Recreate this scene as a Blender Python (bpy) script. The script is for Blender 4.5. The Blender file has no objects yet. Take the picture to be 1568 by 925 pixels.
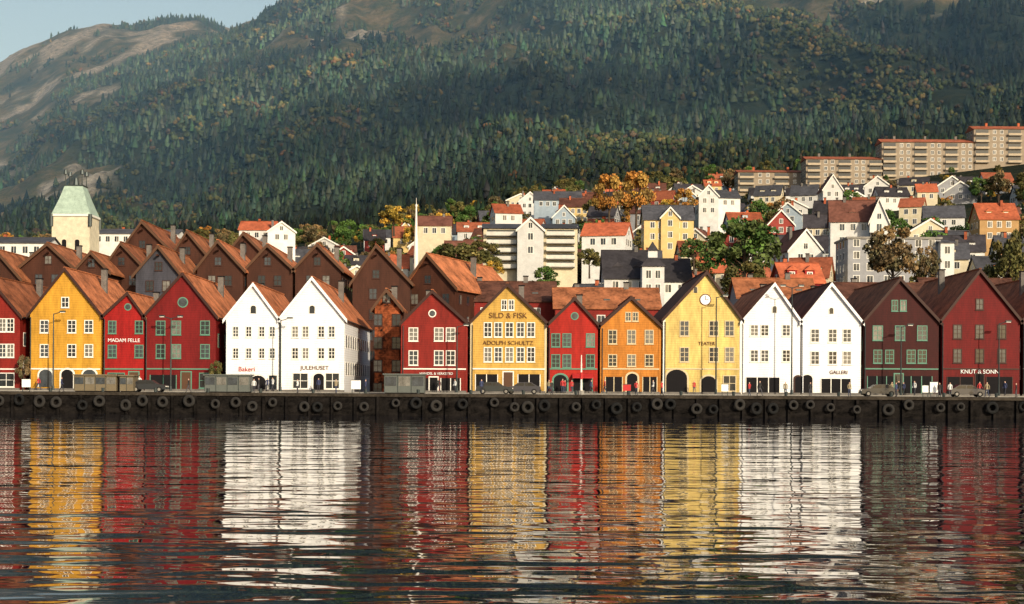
import bpy, math, random
import numpy as np
from mathutils import Matrix, Vector, noise
random.seed(7); rng=np.random.default_rng(7)
sc=bpy.context.scene
K=0.0004; CAMZ=3.5; A=0.006
cA,sA=math.cos(A),math.sin(A)
GZ=2.45
def px(x,y,d):
    u=x-784.0; v=590.0-y
    return ((u*cA-v*sA)*K*d, d, CAMZ+(u*sA+v*cA)*K*d)
def lin(r,g,b,k=0.9):
    f=lambda c:((c/255+0.055)/1.055)**2.4 if c/255>0.04045 else c/255/12.92
    return (f(r)*k,f(g)*k,f(b)*k,1)

# ---------------------------------------------------------------- materials
def newmat(name):
    m=bpy.data.materials.new(name); m.use_nodes=True
    nt=m.node_tree; b=nt.nodes['Principled BSDF']
    return m,nt,b
def N(nt,t,**kw):
    n=nt.nodes.new(t)
    for k,v in kw.items(): setattr(n,k,v)
    return n
_mc={}
def mottled(name,col,rough=0.7,var=0.25,scale=(0.8,0.8,0.8),boards=None,bstr=0.3,fine=6.0,rand=0.0,spec=0.15,grime=0.0):
    key=(name,col,boards)
    if key in _mc: return _mc[key]
    m,nt,b=newmat(name); L=nt.links
    tc=N(nt,'ShaderNodeTexCoord'); mp=N(nt,'ShaderNodeMapping'); mp.inputs['Scale'].default_value=scale
    L.new(tc.outputs['Object'],mp.inputs['Vector'])
    oi=N(nt,'ShaderNodeObjectInfo')
    ad=N(nt,'ShaderNodeVectorMath',operation='ADD'); L.new(mp.outputs[0],ad.inputs[0]); 
    cx=N(nt,'ShaderNodeMath',operation='MULTIPLY'); cx.inputs[1].default_value=37; L.new(oi.outputs['Random'],cx.inputs[0]); L.new(cx.outputs[0],ad.inputs[1])
    n1=N(nt,'ShaderNodeTexNoise'); n1.inputs['Scale'].default_value=1.0; n1.inputs['Detail'].default_value=5; L.new(ad.outputs[0],n1.inputs['Vector'])
    n2=N(nt,'ShaderNodeTexNoise'); n2.inputs['Scale'].default_value=fine; n2.inputs['Detail'].default_value=3; L.new(ad.outputs[0],n2.inputs['Vector'])
    mul=N(nt,'ShaderNodeMath',operation='MULTIPLY_ADD'); mul.inputs[1].default_value=0.6; 
    L.new(n1.outputs['Fac'],mul.inputs[0])
    m2=N(nt,'ShaderNodeMath',operation='MULTIPLY'); m2.inputs[1].default_value=0.4; L.new(n2.outputs['Fac'],m2.inputs[0]); L.new(m2.outputs[0],mul.inputs[2])
    mr=N(nt,'ShaderNodeMapRange'); mr.inputs['From Min'].default_value=0.3; mr.inputs['From Max'].default_value=0.7
    mr.inputs['To Min'].default_value=1-var*1.3; mr.inputs['To Max'].default_value=1+var*0.5
    L.new(mul.outputs[0],mr.inputs['Value'])
    val=mr.outputs[0]
    if boards:
        w=N(nt,'ShaderNodeTexWave',wave_type='BANDS',bands_direction=boards[0]); w.inputs['Scale'].default_value=boards[1]
        w.inputs['Distortion'].default_value=0.4; L.new(tc.outputs['Object'],w.inputs['Vector'])
        mr2=N(nt,'ShaderNodeMapRange'); mr2.inputs['To Min'].default_value=1-boards[2]; mr2.inputs['To Max'].default_value=1.0
        mr2.inputs['From Max'].default_value=0.6
        L.new(w.outputs['Fac'],mr2.inputs['Value'])
        mm=N(nt,'ShaderNodeMath',operation='MULTIPLY'); L.new(val,mm.inputs[0]); L.new(mr2.outputs[0],mm.inputs[1]); val=mm.outputs[0]
    if grime:
        sz=N(nt,'ShaderNodeSeparateXYZ'); L.new(tc.outputs['Object'],sz.inputs[0])
        gz=N(nt,'ShaderNodeMath',operation='MULTIPLY_ADD'); L.new(n2.outputs['Fac'],gz.inputs[0]); gz.inputs[1].default_value=3.0; L.new(sz.outputs[2],gz.inputs[2])
        mg=N(nt,'ShaderNodeMapRange'); mg.inputs['From Min'].default_value=1.2; mg.inputs['From Max'].default_value=4.2; mg.inputs['To Min'].default_value=1-grime; mg.inputs['To Max'].default_value=1
        L.new(gz.outputs[0],mg.inputs['Value'])
        mm=N(nt,'ShaderNodeMath',operation='MULTIPLY'); L.new(val,mm.inputs[0]); L.new(mg.outputs[0],mm.inputs[1]); val=mm.outputs[0]
    if rand:
        mr3=N(nt,'ShaderNodeMapRange'); mr3.inputs['To Min'].default_value=1-rand; mr3.inputs['To Max'].default_value=1+rand*0.5
        L.new(oi.outputs['Random'],mr3.inputs['Value'])
        mm=N(nt,'ShaderNodeMath',operation='MULTIPLY'); L.new(val,mm.inputs[0]); L.new(mr3.outputs[0],mm.inputs[1]); val=mm.outputs[0]
    sc_=N(nt,'ShaderNodeVectorMath',operation='SCALE'); sc_.inputs[0].default_value=col[:3]; L.new(val,sc_.inputs['Scale'])
    L.new(sc_.outputs[0],b.inputs['Base Color'])
    b.inputs['Roughness'].default_value=rough; b.inputs['Specular IOR Level'].default_value=spec
    bp=N(nt,'ShaderNodeBump'); bp.inputs['Strength'].default_value=bstr; bp.inputs['Distance'].default_value=0.03
    L.new(val,bp.inputs['Height']); L.new(bp.outputs[0],b.inputs['Normal'])
    _mc[key]=m; return m
def wood(name,col,var=0.34,gr=.25): return mottled(name,col,0.6,var,(0.9,0.9,0.2),('Z',1.1,0.14),grime=gr)
def tile(name,col): return mottled(name,col,0.8,0.65,(0.5,0.5,0.5),('Y',0.9,0.25),0.5,5.0)
def tile_w(name,col): return mottled(name,col,0.8,0.4,(0.4,0.4,0.4),None,0.5,4.0,0.35)
def plain(name,col,rough=0.5,metal=0,var=0.1): 
    m=mottled(name,col,rough,var); m.node_tree.nodes['Principled BSDF'].inputs['Metallic'].default_value=metal; return m
def glassmat(name,col,rough=0.08):
    m=mottled(name,col,rough,0.5,(1.3,1.3,0.9),None,0.05,spec=.5); return m
GL=[glassmat('window_glass_dark',(0.02,0.025,0.03,1)),glassmat('window_glass_mid',(0.05,0.06,0.07,1)),glassmat('window_glass_curtain',(0.17,0.16,0.14,1),0.2)]
def glass(): return random.choice([GL[0],GL[0],GL[1],GL[1],GL[2]])
WH=wood('white_painted_wood',(0.80,0.80,0.80,1),.16,.12); 
TRIM=plain('white_trim_paint',(0.74,0.71,0.64,1)); TRIMG=plain('green_trim_paint',(0.10,0.22,0.16,1)); TRIMD=plain('dark_trim_paint',(0.045,0.02,0.015,1))
TRIMC=plain('cream_trim_paint',(0.55,0.45,0.28,1)); TRIMR=plain('red_trim_paint',(0.35,0.03,0.03,1))
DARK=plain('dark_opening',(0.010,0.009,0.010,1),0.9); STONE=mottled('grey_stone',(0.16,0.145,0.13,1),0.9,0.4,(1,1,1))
DOORB=plain('brown_door',(0.09,0.045,0.025,1)); DOORR=plain('red_door',(0.4,0.03,0.03,1))
ROOF_O=tile('orange_pantile',(0.58,0.20,0.085,1)); ROOF_B=tile('brown_pantile',(0.34,0.115,0.05,1)); ROOF_D=tile('dark_pantile',(0.14,0.06,0.04,1))
HR=[tile_w('hill_roof_orange',(0.46,0.12,0.055,1)),tile_w('hill_roof_slate',(0.075,0.075,0.085,1)),tile_w('hill_roof_dark',(0.05,0.045,0.05,1)),tile_w('hill_roof_brown',(0.16,0.065,0.045,1)),tile_w('hill_roof_rust',(0.34,0.10,0.05,1))]
HW=[mottled('hill_wall_white',(0.62,0.61,0.58,1),0.7,0.18,rand=.2),mottled('hill_wall_cream',(0.56,0.49,0.34,1),0.7,0.18),mottled('hill_wall_yellow',(0.60,0.43,0.18,1),0.7,0.18),
    mottled('hill_wall_grey',(0.28,0.28,0.29,1),0.7,0.2),mottled('hill_wall_red',(0.26,0.045,0.035,1),0.7,0.2),mottled('hill_wall_blue',(0.30,0.36,0.41,1),0.7,0.18),mottled('hill_wall_ochre',(0.40,0.24,0.10,1),0.7,0.2)]
METAL=plain('painted_metal_dark',(0.04,0.05,0.05,1),0.4,0.3); CONC=mottled('concrete',(0.26,0.24,0.21,1),0.9,0.3)

# ---------------------------------------------------------------- builder
class B:
    def __init__(s,name,loc=(0,0,0),yaw=0):
        s.name=name; s.loc=loc; s.yaw=yaw; s.parts={}; s.extra=[]
    def _p(s,part): return s.parts.setdefault(part,([],[],[],[]))
    def add(s,part,mat,vs,fs):
        V,F,MI,ML=s._p(part)
        if mat not in ML: ML.append(mat)
        mi=ML.index(mat); o=len(V); V.extend(vs)
        for f in fs: F.append([i+o for i in f]); MI.append(mi)
    def prism(s,part,mat,a,b):
        n=len(a); fs=[list(range(n)),list(range(n,2*n))[::-1]]
        for i in range(n): j=(i+1)%n; fs.append([i,i+n,j+n,j])
        s.add(part,mat,list(a)+list(b),fs)
    def box(s,part,mat,x0,x1,y0,y1,z0,z1):
        s.prism(part,mat,[(x0,y0,z0),(x1,y0,z0),(x1,y1,z0),(x0,y1,z0)],[(x0,y0,z1),(x1,y0,z1),(x1,y1,z1),(x0,y1,z1)])
    def obox(s,fc,part,mat,s0,s1,n0,n1,z0,z1):
        O,U,Nn=fc
        P=lambda a,n,z:(O[0]+U[0]*a+Nn[0]*n,O[1]+U[1]*a+Nn[1]*n,z)
        s.prism(part,mat,[P(s0,n0,z0),P(s1,n0,z0),P(s1,n1,z0),P(s0,n1,z0)],[P(s0,n0,z1),P(s1,n0,z1),P(s1,n1,z1),P(s0,n1,z1)])
    def oprism(s,fc,part,mat,pts,n0,n1):
        O,U,Nn=fc
        P=lambda a,n,z:(O[0]+U[0]*a+Nn[0]*n,O[1]+U[1]*a+Nn[1]*n,z)
        s.prism(part,mat,[P(a,n0,z) for a,z in pts],[P(a,n1,z) for a,z in pts])
    def cyl(s,part,mat,p0,p1,r0,r1,n=8):
        p0=Vector(p0);p1=Vector(p1);d=(p1-p0).normalized()
        t=Vector((1,0,0)) if abs(d.x)<0.8 else Vector((0,1,0)); u=d.cross(t).normalized(); w=d.cross(u)
        a=[];b=[]
        for i in range(n):
            c=math.cos(2*math.pi*i/n);q=math.sin(2*math.pi*i/n)
            a.append(tuple(p0+u*c*r0+w*q*r0)); b.append(tuple(p1+u*c*r1+w*q*r1))
        s.prism(part,mat,a,b)
    def window(s,fc,c,z,w,h,trim=None,nx=2,ny=3,fr=0.10,g=None):
        trim=trim or TRIM; g=g or glass()
        s.obox(fc,'windows',g,c-w/2,c+w/2,-0.02,0.015,z,z+h)
        s.obox(fc,'window_frames',trim,c-w/2-fr,c-w/2,-0.02,0.07,z-fr,z+h+fr)
        s.obox(fc,'window_frames',trim,c+w/2,c+w/2+fr,-0.02,0.07,z-fr,z+h+fr)
        s.obox(fc,'window_frames',trim,c-w/2,c+w/2,-0.02,0.068,z-fr,z)
        s.obox(fc,'window_frames',trim,c-w/2,c+w/2,-0.02,0.068,z+h,z+h+fr)
        s.obox(fc,'window_frames',trim,c-w/2-fr-.05,c+w/2+fr+.05,-0.02,0.13,z-fr-.07,z-fr-.003)
        for i in range(1,nx):
            a=c-w/2+w*i/nx; s.obox(fc,'window_frames',trim,a-.035,a+.035,0.012,0.045,z,z+h)
        for i in range(1,ny):
            a=z+h*i/ny; s.obox(fc,'window_frames',trim,c-w/2,c+w/2,0.012,0.040,a-.03,a+.03)
    def simplewin(s,fc,c,z,w,h,trim=None):
        trim=trim or TRIM
        s.obox(fc,'window_frames',trim,c-w/2-.12,c+w/2+.12,-0.02,0.03,z-.12,z+h+.12)
        s.obox(fc,'windows',glass(),c-w/2,c-.04,0.03,0.05,z,z+h)
        s.obox(fc,'windows',glass(),c+.04,c+w/2,0.03,0.05,z,z+h)
    def arch(s,fc,c,z,w,h,fill,trim,t=0.22):
        def ap(w,h,z0):
            r=w/2; pts=[(c-w/2,z0),(c+w/2,z0)]
            for i in range(0,11):
                a=math.pi*i/10; pts.append((c+r*math.cos(a),z0+h-r*0.8+0.8*r*math.sin(a)))
            return pts
        s.oprism(fc,'doors',trim,ap(w+2*t,h+t,z),-0.02,0.05)
        s.oprism(fc,'doors',fill,ap(w,h,z+0.004),0.04,0.07)
    def text(s,txt,x,z,size,mat,y=-0.09):
        c=bpy.data.curves.new('sign_text','FONT'); c.body=txt; c.size=size; c.align_x='CENTER'; c.extrude=0.02
        o=bpy.data.objects.new('sign_lettering',c); sc.collection.objects.link(o); c.materials.append(mat)
        o.location=(x,y,z); o.rotation_euler=(math.pi/2,0,0); s.extra.append(o)
    def finish(s,single=False):
        e=bpy.data.objects.new(s.name,None); e.location=s.loc; e.rotation_euler=(0,0,s.yaw); e.empty_display_size=0.5
        sc.collection.objects.link(e)
        for part,(V,F,MI,ML) in s.parts.items():
            me=bpy.data.meshes.new(s.name+'_'+part); me.from_pydata(V,[],F)
            for m in ML: me.materials.append(m)
            me.polygons.foreach_set('material_index',MI); me.update()
            o=bpy.data.objects.new(part,me); sc.collection.objects.link(o); o.parent=e
        for o in s.extra: o.parent=e
        return e
def faces(W,D):
    return {'f':((0,0),(1,0),(0,-1)),'r':((W/2,D/2),(0,1),(1,0)),'l':((-W/2,D/2),(0,-1),(-1,0)),'b':((0,D),(-1,0),(0,1))}
def shell(b,W,D,he,hp,pk,wall,roof,barge,ridge='y',base=3.0,oh=0.35,of=0.35,t=0.22):
    if ridge=='y': f=lambda a,c,z:(a,c,z); a0,a1,c0,c1=-W/2,W/2,0,D
    else: f=lambda a,c,z:(c,a,z); a0,a1,c0,c1=0,D,-W/2,W/2; pk=D/2
    prof=[(a0,-base),(a1,-base),(a1,he),(pk,hp),(a0,he)]
    b.prism('walls',wall,[f(a,c0,z) for a,z in prof],[f(a,c1,z) for a,z in prof])
    sl=(hp-he)/(pk-a0); sr=(hp-he)/(a1-pk); e=0.03
    ch=[(a0-oh,he-sl*oh+e),(pk,hp+e),(a1+oh,he-sr*oh+e),(a1+oh,he-sr*oh+t+e),(pk,hp+t+e),(a0-oh,he-sl*oh+t+e)]
    b.prism('roof',roof,[f(a,c0-of,z) for a,z in ch],[f(a,c1+of,z) for a,z in ch])
    if barge:
        bb=[(a,z-0.22 if i<3 else z+.04) for i,(a,z) in enumerate(ch)]
        b.prism('bargeboards',barge,[f(a,c0-of-.10,z) for a,z in bb],[f(a,c0-of-.003,z) for a,z in bb])
    b.box('ridge_cap',roof,*( (pk-.14,pk+.14,-of,D+of) if ridge=='y' else (-W/2-of,W/2+of,D/2-.14,D/2+.14)),hp+t-.02,hp+t+.12)
def chimney(b,x,y,z0,z1,w=0.7,mat=None):
    mat=mat or STONE
    b.box('chimney',mat,x-w/2,x+w/2,y-w/2,y+w/2,z0,z1); b.box('chimney',DARK,x-w/2-.08,x+w/2+.08,y-w/2-.08,y+w/2+.08,z1,z1+.15)

# ---------------------------------------------------------------- terrain
ROWS=[(236,[(-900,-11.6),(2600,-11.6)]),
(300,[(-900,5),(400,12),(800,48),(1100,75),(1568,95),(2600,120)]),
(400,[(-900,80),(0,92),(400,110),(800,150),(1100,170),(1300,185),(1568,195),(2600,220)]),
(550,[(-900,160),(0,178),(400,190),(600,205),(800,240),(1100,262),(1300,280),(1568,303),(2600,330)]),
(700,[(-900,185),(0,198),(400,212),(600,232),(800,270),(1100,298),(1200,308),(1300,322),(1568,360),(2600,400)]),
(1200,[(-900,225),(0,262),(400,315),(800,380),(1100,410),(1568,455),(2600,520)]),
(2000,[(-900,250),(0,340),(150,420),(300,490),(350,512),(400,535),(600,600),(1000,660),(1568,700),(2600,780)]),
(2400,[(-900,290),(0,400),(150,468),(300,515),(335,526),(350,538),(380,556),(400,572),(500,650),(800,880),(1568,1050),(2600,1200)]),  # unseen upper slope raised to keep bright sky out of the water reflection
(3200,[(-900,400),(-200,445),(0,498),(30,514),(100,542),(150,553),(240,566),(300,563),(330,550),(345,536),(400,515),(800,1100),(1568,1500),(2600,1600)]),
(3600,[(-900,330),(400,420),(900,1000),(2600,1500)]),(4600,[(-900,150),(2600,250)])]
NU,ND=620,360
US=np.linspace(-2400,3900,NU); DS=np.exp(np.linspace(math.log(236),math.log(4600),ND))
tab=np.array([np.interp(US,[p[0] for p in r],[p[1] for p in r]) for _,r in ROWS])
ld=np.log(np.array([r[0] for r in ROWS]))
def sst(a,b,x):
    t=np.clip((x-a)/(b-a),0,1); return t*t*(3-2*t)
Z=np.zeros((ND,NU))
for j in range(NU): Z[:,j]=np.interp(np.log(DS),ld,tab[:,j])
for _ in range(3):
    Z[1:-1]=(Z[:-2]+2*Z[1:-1]+Z[2:])/4
V0=Z.copy()
XX=(US[None,:]-784)*K*DS[:,None]; YY=np.repeat(DS[:,None],NU,1)
Z=CAMZ+(V0+(US[None,:]-784)*A)*K*DS[:,None]
Z[DS<245]=GZ-0.05
amp=sst(650,1500,DS)*(1-0.5*sst(2000,2350,DS))
FA=np.zeros((ND,NU,3))
def facs(x,y):
    h=noise.fractal(Vector((x*0.0035,y*0.0022,31.0)),1.0,2.0,5)+0.25*noise.noise(Vector((x*.02,y*.012,5)))
    k=noise.fractal(Vector((x*0.012,y*0.006,77.0)),1.0,2.0,4)
    return h,k
for i in range(ND):
    if amp[i]>0.01:
        for j in range(NU):
            x=XX[i,j]; y=YY[i,j]
            g=noise.fractal(Vector((x*0.0045+y*0.0012,y*0.0013,1.3)),1.0,2.0,4)
            h=noise.fractal(Vector((x*0.018,y*0.012,7.7)),1.0,2.0,4)
            Z[i,j]+=amp[i]*(58*g+18*h)
            a,c=facs(x,y); FA[i,j,0]=a; FA[i,j,1]=c
LF=sst(480,250,US)[None,:]*np.ones((ND,1))*sst(2100,2600,DS)[:,None]
up=sst(950,2000,DS)[:,None]
heathF=sst(-0.05,0.35,FA[:,:,0]-0.42+0.48*up+0.35*LF)*sst(700,1000,DS)[:,None]
rockF=sst(0.16,0.38,FA[:,:,1]-0.10+0.10*up+0.10*LF+0.30*LF*sst(2800,3050,DS)[:,None])*heathF
def ij(x,y):
    x=np.asarray(x,float); y=np.asarray(y,float)
    d=np.clip(y,236.5,4590); u=np.clip(x/(K*d)+784,-2390,3890)
    fi=(np.log(d)-math.log(236))/(math.log(4600)-math.log(236))*(ND-1); fj=(u+2400)/6300*(NU-1)
    i=np.floor(fi).astype(int); j=np.floor(fj).astype(int); return i,j,fi-i,fj-j
def bil(Z,x,y):
    i,j,a,c=ij(x,y)
    return Z[i,j]*(1-a)*(1-c)+Z[i+1,j]*a*(1-c)+Z[i,j+1]*(1-a)*c+Z[i+1,j+1]*a*c
def ground(x,y): return bil(Z,x,y)
def npmesh(name,V,F,mats,cols=None,mi=None):
    me=bpy.data.meshes.new(name); V=np.asarray(V,np.float32); F=np.asarray(F,np.int32)
    me.vertices.add(len(V)); me.vertices.foreach_set('co',V.ravel())
    n=F.shape[1]; me.loops.add(F.size); me.loops.foreach_set('vertex_index',F.ravel())
    me.polygons.add(len(F)); me.polygons.foreach_set('loop_start',np.arange(0,F.size,n,dtype=np.int32)); me.polygons.foreach_set('loop_total',np.full(len(F),n,np.int32))
    for m in mats: me.materials.append(m)
    if mi is not None: me.polygons.foreach_set('material_index',np.asarray(mi,np.int32))
    me.update(calc_edges=True)
    if cols is not None:
        ca=me.color_attributes.new('Col','FLOAT_COLOR','POINT'); c4=np.ones((len(V),4),np.float32); c4[:,:3]=cols; ca.data.foreach_set('color',c4.ravel())
    return me
def link(name,me):
    o=bpy.data.objects.new(name,me); sc.collection.objects.link(o); return o
m,nt,b=newmat('hillside'); L=nt.links
gp=N(nt,'ShaderNodeNewGeometry')
va=N(nt,'ShaderNodeVertexColor'); va.layer_name='Col'; sp=N(nt,'ShaderNodeSeparateColor'); L.new(va.outputs[0],sp.inputs[0])
def nz(scale,det=6,rough=0.6):
    n=N(nt,'ShaderNodeTexNoise'); n.inputs['Scale'].default_value=scale; n.inputs['Detail'].default_value=det; n.inputs['Roughness'].default_value=rough; L.new(gp.outputs['Position'],n.inputs['Vector']); return n.outputs['Fac']
def ramp(fac,stops):
    r=N(nt,'ShaderNodeValToRGB'); e=r.color_ramp.elements
    e[0].position,e[0].color=stops[0]; e[1].position,e[1].color=stops[-1]
    for p,c in stops[1:-1]:
        q=e.new(p); q.color=c
    L.new(fac,r.inputs[0]); return r.outputs[0]
def mix(f,a,c):
    x=N(nt,'ShaderNodeMix',data_type='RGBA'); L.new(f,x.inputs[0]); L.new(a,x.inputs[6]); L.new(c,x.inputs[7]); return x.outputs[2]
forest=ramp(nz(0.05),[(0.3,(0.014,0.024,0.018,1)),(0.5,(0.022,0.034,0.02,1)),(0.7,(0.05,0.048,0.022,1))])  # dark forest ground colour stands in for shade on the lower slope
heath=ramp(nz(0.035,8,.7),[(0.3,(0.03,0.045,0.022,1)),(0.44,(0.07,0.078,0.035,1)),(0.55,(0.14,0.115,0.06,1)),(0.7,(0.27,0.21,0.13,1))])
rock=ramp(nz(0.09,8,.75),[(0.35,(0.11,0.10,0.09,1)),(0.5,(0.34,0.31,0.27,1)),(0.65,(0.60,0.56,0.49,1))])
L.new(mix(sp.outputs[1],mix(sp.outputs[0],forest,heath),rock),b.inputs['Base Color']); b.inputs['Roughness'].default_value=0.95; b.inputs['Specular IOR Level'].default_value=.1
bp=N(nt,'ShaderNodeBump'); bp.inputs['Strength'].default_value=1.0; bp.inputs['Distance'].default_value=18; L.new(nz(0.05,9,0.72),bp.inputs['Height']); L.new(bp.outputs[0],b.inputs['Normal'])
idx=np.arange(ND*NU).reshape(ND,NU)
F=np.stack([idx[:-1,:-1],idx[:-1,1:],idx[1:,1:],idx[1:,:-1]],-1).reshape(-1,4)
cols=np.stack([heathF,rockF,heathF*0],-1).reshape(-1,3)
tm=npmesh('terrain',np.stack([XX,YY,Z],-1).reshape(-1,3),F,[m],cols); tm.polygons.foreach_set('use_smooth',np.ones(len(F),bool))
link('mountain_terrain',tm)

# ---- mountain forest
def attrmat(name,rough=0.8,trans=0.0):
    m,nt,b=newmat(name); a=N(nt,'ShaderNodeVertexColor'); a.layer_name='Col'; nt.links.new(a.outputs[0],b.inputs['Base Color']); b.inputs['Roughness'].default_value=rough; b.inputs['Specular IOR Level'].default_value=0.1
    return m
FM=attrmat('forest_foliage')
def scatter(n,u0,u1,d0,d1):
    u=rng.uniform(u0,u1,n); d=rng.uniform(d0,d1,n); x=(u-784)*K*d; return u,d,x
def nv(x,y,s,o=0): return np.array([noise.noise(Vector((a*s,c*s,o))) for a,c in zip(x,y)])
u,d,x=scatter(88000,-500,2100,690,3250)
dn=nv(x,d,0.012,3)+0.5*nv(x,d,0.04,9)
hf=bil(heathF,x,d); rf=bil(rockF,x,d); lfm=bil(LF,x,d)
thr=-0.50+0.66*hf+0.8*rf+0.14*lfm
keep=dn>thr
u,d,x,dn,hf,lfm=u[keep],d[keep],x[keep],dn[keep],hf[keep],lfm[keep]
z=ground(x,d); n=len(x)
big=nv(x,d,0.0035,50)
fam=nv(x,d,0.006,20)+rng.normal(0,0.22,n)+0.20*hf
decid=fam>0.27
def jit(T,n,j): return T[None]+rng.normal(0,j,(n,)+T.shape)
ang=np.arange(6)*math.pi/3
T=[(0.26*math.cos(a),0.26*math.sin(a),0.05) for a in ang]+[(0,0,0.66)]+[(0.17*math.cos(a+.5),0.17*math.sin(a+.5),0.42) for a in ang]+[(0,0,1)]
T=np.array(T); TF=[[i,(i+1)%6,6] for i in range(6)]+[[7+i,7+(i+1)%6,13] for i in range(6)]; TF=np.array(TF)
ic=~decid; nc=ic.sum()
H=rng.uniform(5,12,nc)*(0.75+0.35*sst(700,1500,d[ic]))*rng.choice([.6,1,1.15],nc)
VV=jit(T,nc,0.035)*H[:,None,None]; VV[:,:,0]+=x[ic][:,None]; VV[:,:,1]+=d[ic][:,None]; VV[:,:,2]+=z[ic][:,None]-0.5
lf=((0.40+0.50*sst(1000,2100,d[ic]))*np.clip(1+1.6*big[ic],.35,2))[:,None]  # lower conifers darkened in colour to stand in for mountainside shade
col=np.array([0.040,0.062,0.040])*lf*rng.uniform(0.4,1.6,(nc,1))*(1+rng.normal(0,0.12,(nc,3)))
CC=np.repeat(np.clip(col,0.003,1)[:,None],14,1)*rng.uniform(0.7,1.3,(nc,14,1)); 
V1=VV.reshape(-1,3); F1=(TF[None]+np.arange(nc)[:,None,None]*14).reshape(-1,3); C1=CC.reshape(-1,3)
ph=(1+5**.5)/2; I=np.array([(-1,ph,0),(1,ph,0),(-1,-ph,0),(1,-ph,0),(0,-1,ph),(0,1,ph),(0,-1,-ph),(0,1,-ph),(ph,0,-1),(ph,0,1),(-ph,0,-1),(-ph,0,1)])/1.9
IF=np.array([(0,11,5),(0,5,1),(0,1,7),(0,7,10),(0,10,11),(1,5,9),(5,11,4),(11,10,2),(10,7,6),(7,1,8),(3,9,4),(3,4,2),(3,2,6),(3,6,8),(3,8,9),(4,9,5),(2,4,11),(6,2,10),(8,6,7),(9,8,1)])
idc=np.where(decid)[0]; nd=len(idc); nb=4
rep=np.repeat(idc,nb); R=np.repeat(rng.uniform(1.3,3.0,nd),nb)*(0.75+0.3*sst(700,1500,d[rep]))
off=rng.normal(0,0.55,(nd*nb,3))*R[:,None]; off[:,2]=np.abs(off[:,2])*1.1+R*0.8
VV=jit(I,nd*nb,0.16)*(R*0.8)[:,None,None]; VV+=off[:,None]; VV[:,:,0]+=x[rep][:,None]; VV[:,:,1]+=d[rep][:,None]; VV[:,:,2]+=z[rep][:,None]
pal=np.array([(0.045,0.062,0.026),(0.075,0.08,0.032),(0.13,0.10,0.038),(0.13,0.068,0.026),(0.07,0.052,0.034)])
pc=pal[rng.choice(5,nd,p=[.44,.30,.10,.02,.14])]*rng.uniform(0.5,1.2,(nd,1))*(np.clip(1+1.2*big[idc],.4,1.8)*(.6+.4*sst(1000,2000,d[idc])))[:,None]; pc=np.repeat(pc,nb,0)  # lower crowns get a darker colour too, imitating the shaded slope
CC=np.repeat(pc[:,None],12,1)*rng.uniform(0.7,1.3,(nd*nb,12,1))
F2=(IF[None]+np.arange(nd*nb)[:,None,None]*12).reshape(-1,3)+len(V1)
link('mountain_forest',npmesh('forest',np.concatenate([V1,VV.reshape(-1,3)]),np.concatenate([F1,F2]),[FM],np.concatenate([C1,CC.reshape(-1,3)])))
print('forest',nc,nd)

# ---------------------------------------------------------------- leafy trees
BARK=plain('bark',(0.07,0.05,0.035,1),0.9)
LEAF=attrmat('tree_leaves',0.6)
def tree_mesh(seed,pal,nl=2600,H=10,R=4.2,leaf=0.36):
    r=np.random.default_rng(seed); b=B('t')
    b.cyl('t',BARK,(0,0,-1),(0.1,0,H*0.35),0.32,0.22,7); b.cyl('t',BARK,(0.1,0,H*0.35),(0,0.1,H*0.8),0.22,0.06,6)
    cl=[]
    for i in range(26):
        a=r.uniform(0,2*math.pi); e=r.uniform(-0.45,1.0); rr=R*math.sqrt(max(0.1,1-e*e*0.8))*r.uniform(0.45,0.95)
        c=np.array([rr*math.cos(a),rr*math.sin(a),H*0.58+e*H*0.36]); cl.append(c)
        if i%2==0: b.cyl('t',BARK,(0.05,0.05,H*r.uniform(0.25,0.55)),tuple(c),0.10,0.02,5)
    V,Fq,MI,ML=b.parts['t']
    cl=np.array(cl); ci=r.integers(0,26,nl); cr=r.uniform(0.8,1.5,26)*R/4.2
    dirs=r.normal(0,1,(nl,3)); dirs/=np.linalg.norm(dirs,axis=1)[:,None]
    P=cl[ci]+dirs*(cr[ci]*r.uniform(0.3,1.0,nl)**0.5)[:,None]*np.array([1,1,0.8])
    a=r.normal(0,1,(nl,3)); a/=np.linalg.norm(a,axis=1)[:,None]; c=np.cross(a,r.normal(0,1,(nl,3))); c/=np.linalg.norm(c,axis=1)[:,None]
    s=(leaf*r.uniform(0.6,1.3,nl))[:,None]
    Q=np.stack([P-a*s*0.6-c*s*.4,P+a*s*.5-c*s*.5,P+a*s*.7+c*s*.5,P-a*s*.5+c*s*.6],1)
    tones=np.array(pal)[r.choice(len(pal),26)]*r.uniform(0.6,1.35,(26,1)); col=1.5*tones[ci]*r.uniform(0.65,1.35,(nl,1))
    VV=[tuple(v) for v in V]+[tuple(v) for v in Q.reshape(-1,3)]
    FF=[list(f) for f in Fq]+[[len(V)+4*i+k for k in range(4)] for i in range(nl)]
    me=bpy.data.meshes.new('tree'); me.from_pydata(VV,[],FF); me.materials.append(BARK); me.materials.append(LEAF)
    me.polygons.foreach_set('material_index',[0]*len(Fq)+[1]*nl)
    ca=me.color_attributes.new('Col','FLOAT_COLOR','POINT'); c4=np.ones((len(VV),4),np.float32); c4[:len(V),:3]=0.05; c4[len(V):,:3]=np.repeat(col,4,0); ca.data.foreach_set('color',c4.ravel()); me.update()
    return me
G=[(0.035,0.07,0.018),(0.05,0.09,0.02),(0.06,0.08,0.025)]; O=[(0.08,0.075,0.025),(0.11,0.09,0.03),(0.06,0.06,0.02)]
R_=[(0.25,0.11,0.025),(0.20,0.12,0.03),(0.14,0.09,0.03)]; Yl=[(0.34,0.20,0.03),(0.25,0.17,0.03),(0.13,0.10,0.025)]; Bn=[(0.10,0.07,0.035),(0.14,0.09,0.04),(0.07,0.06,0.03)]
TM={}
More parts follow.
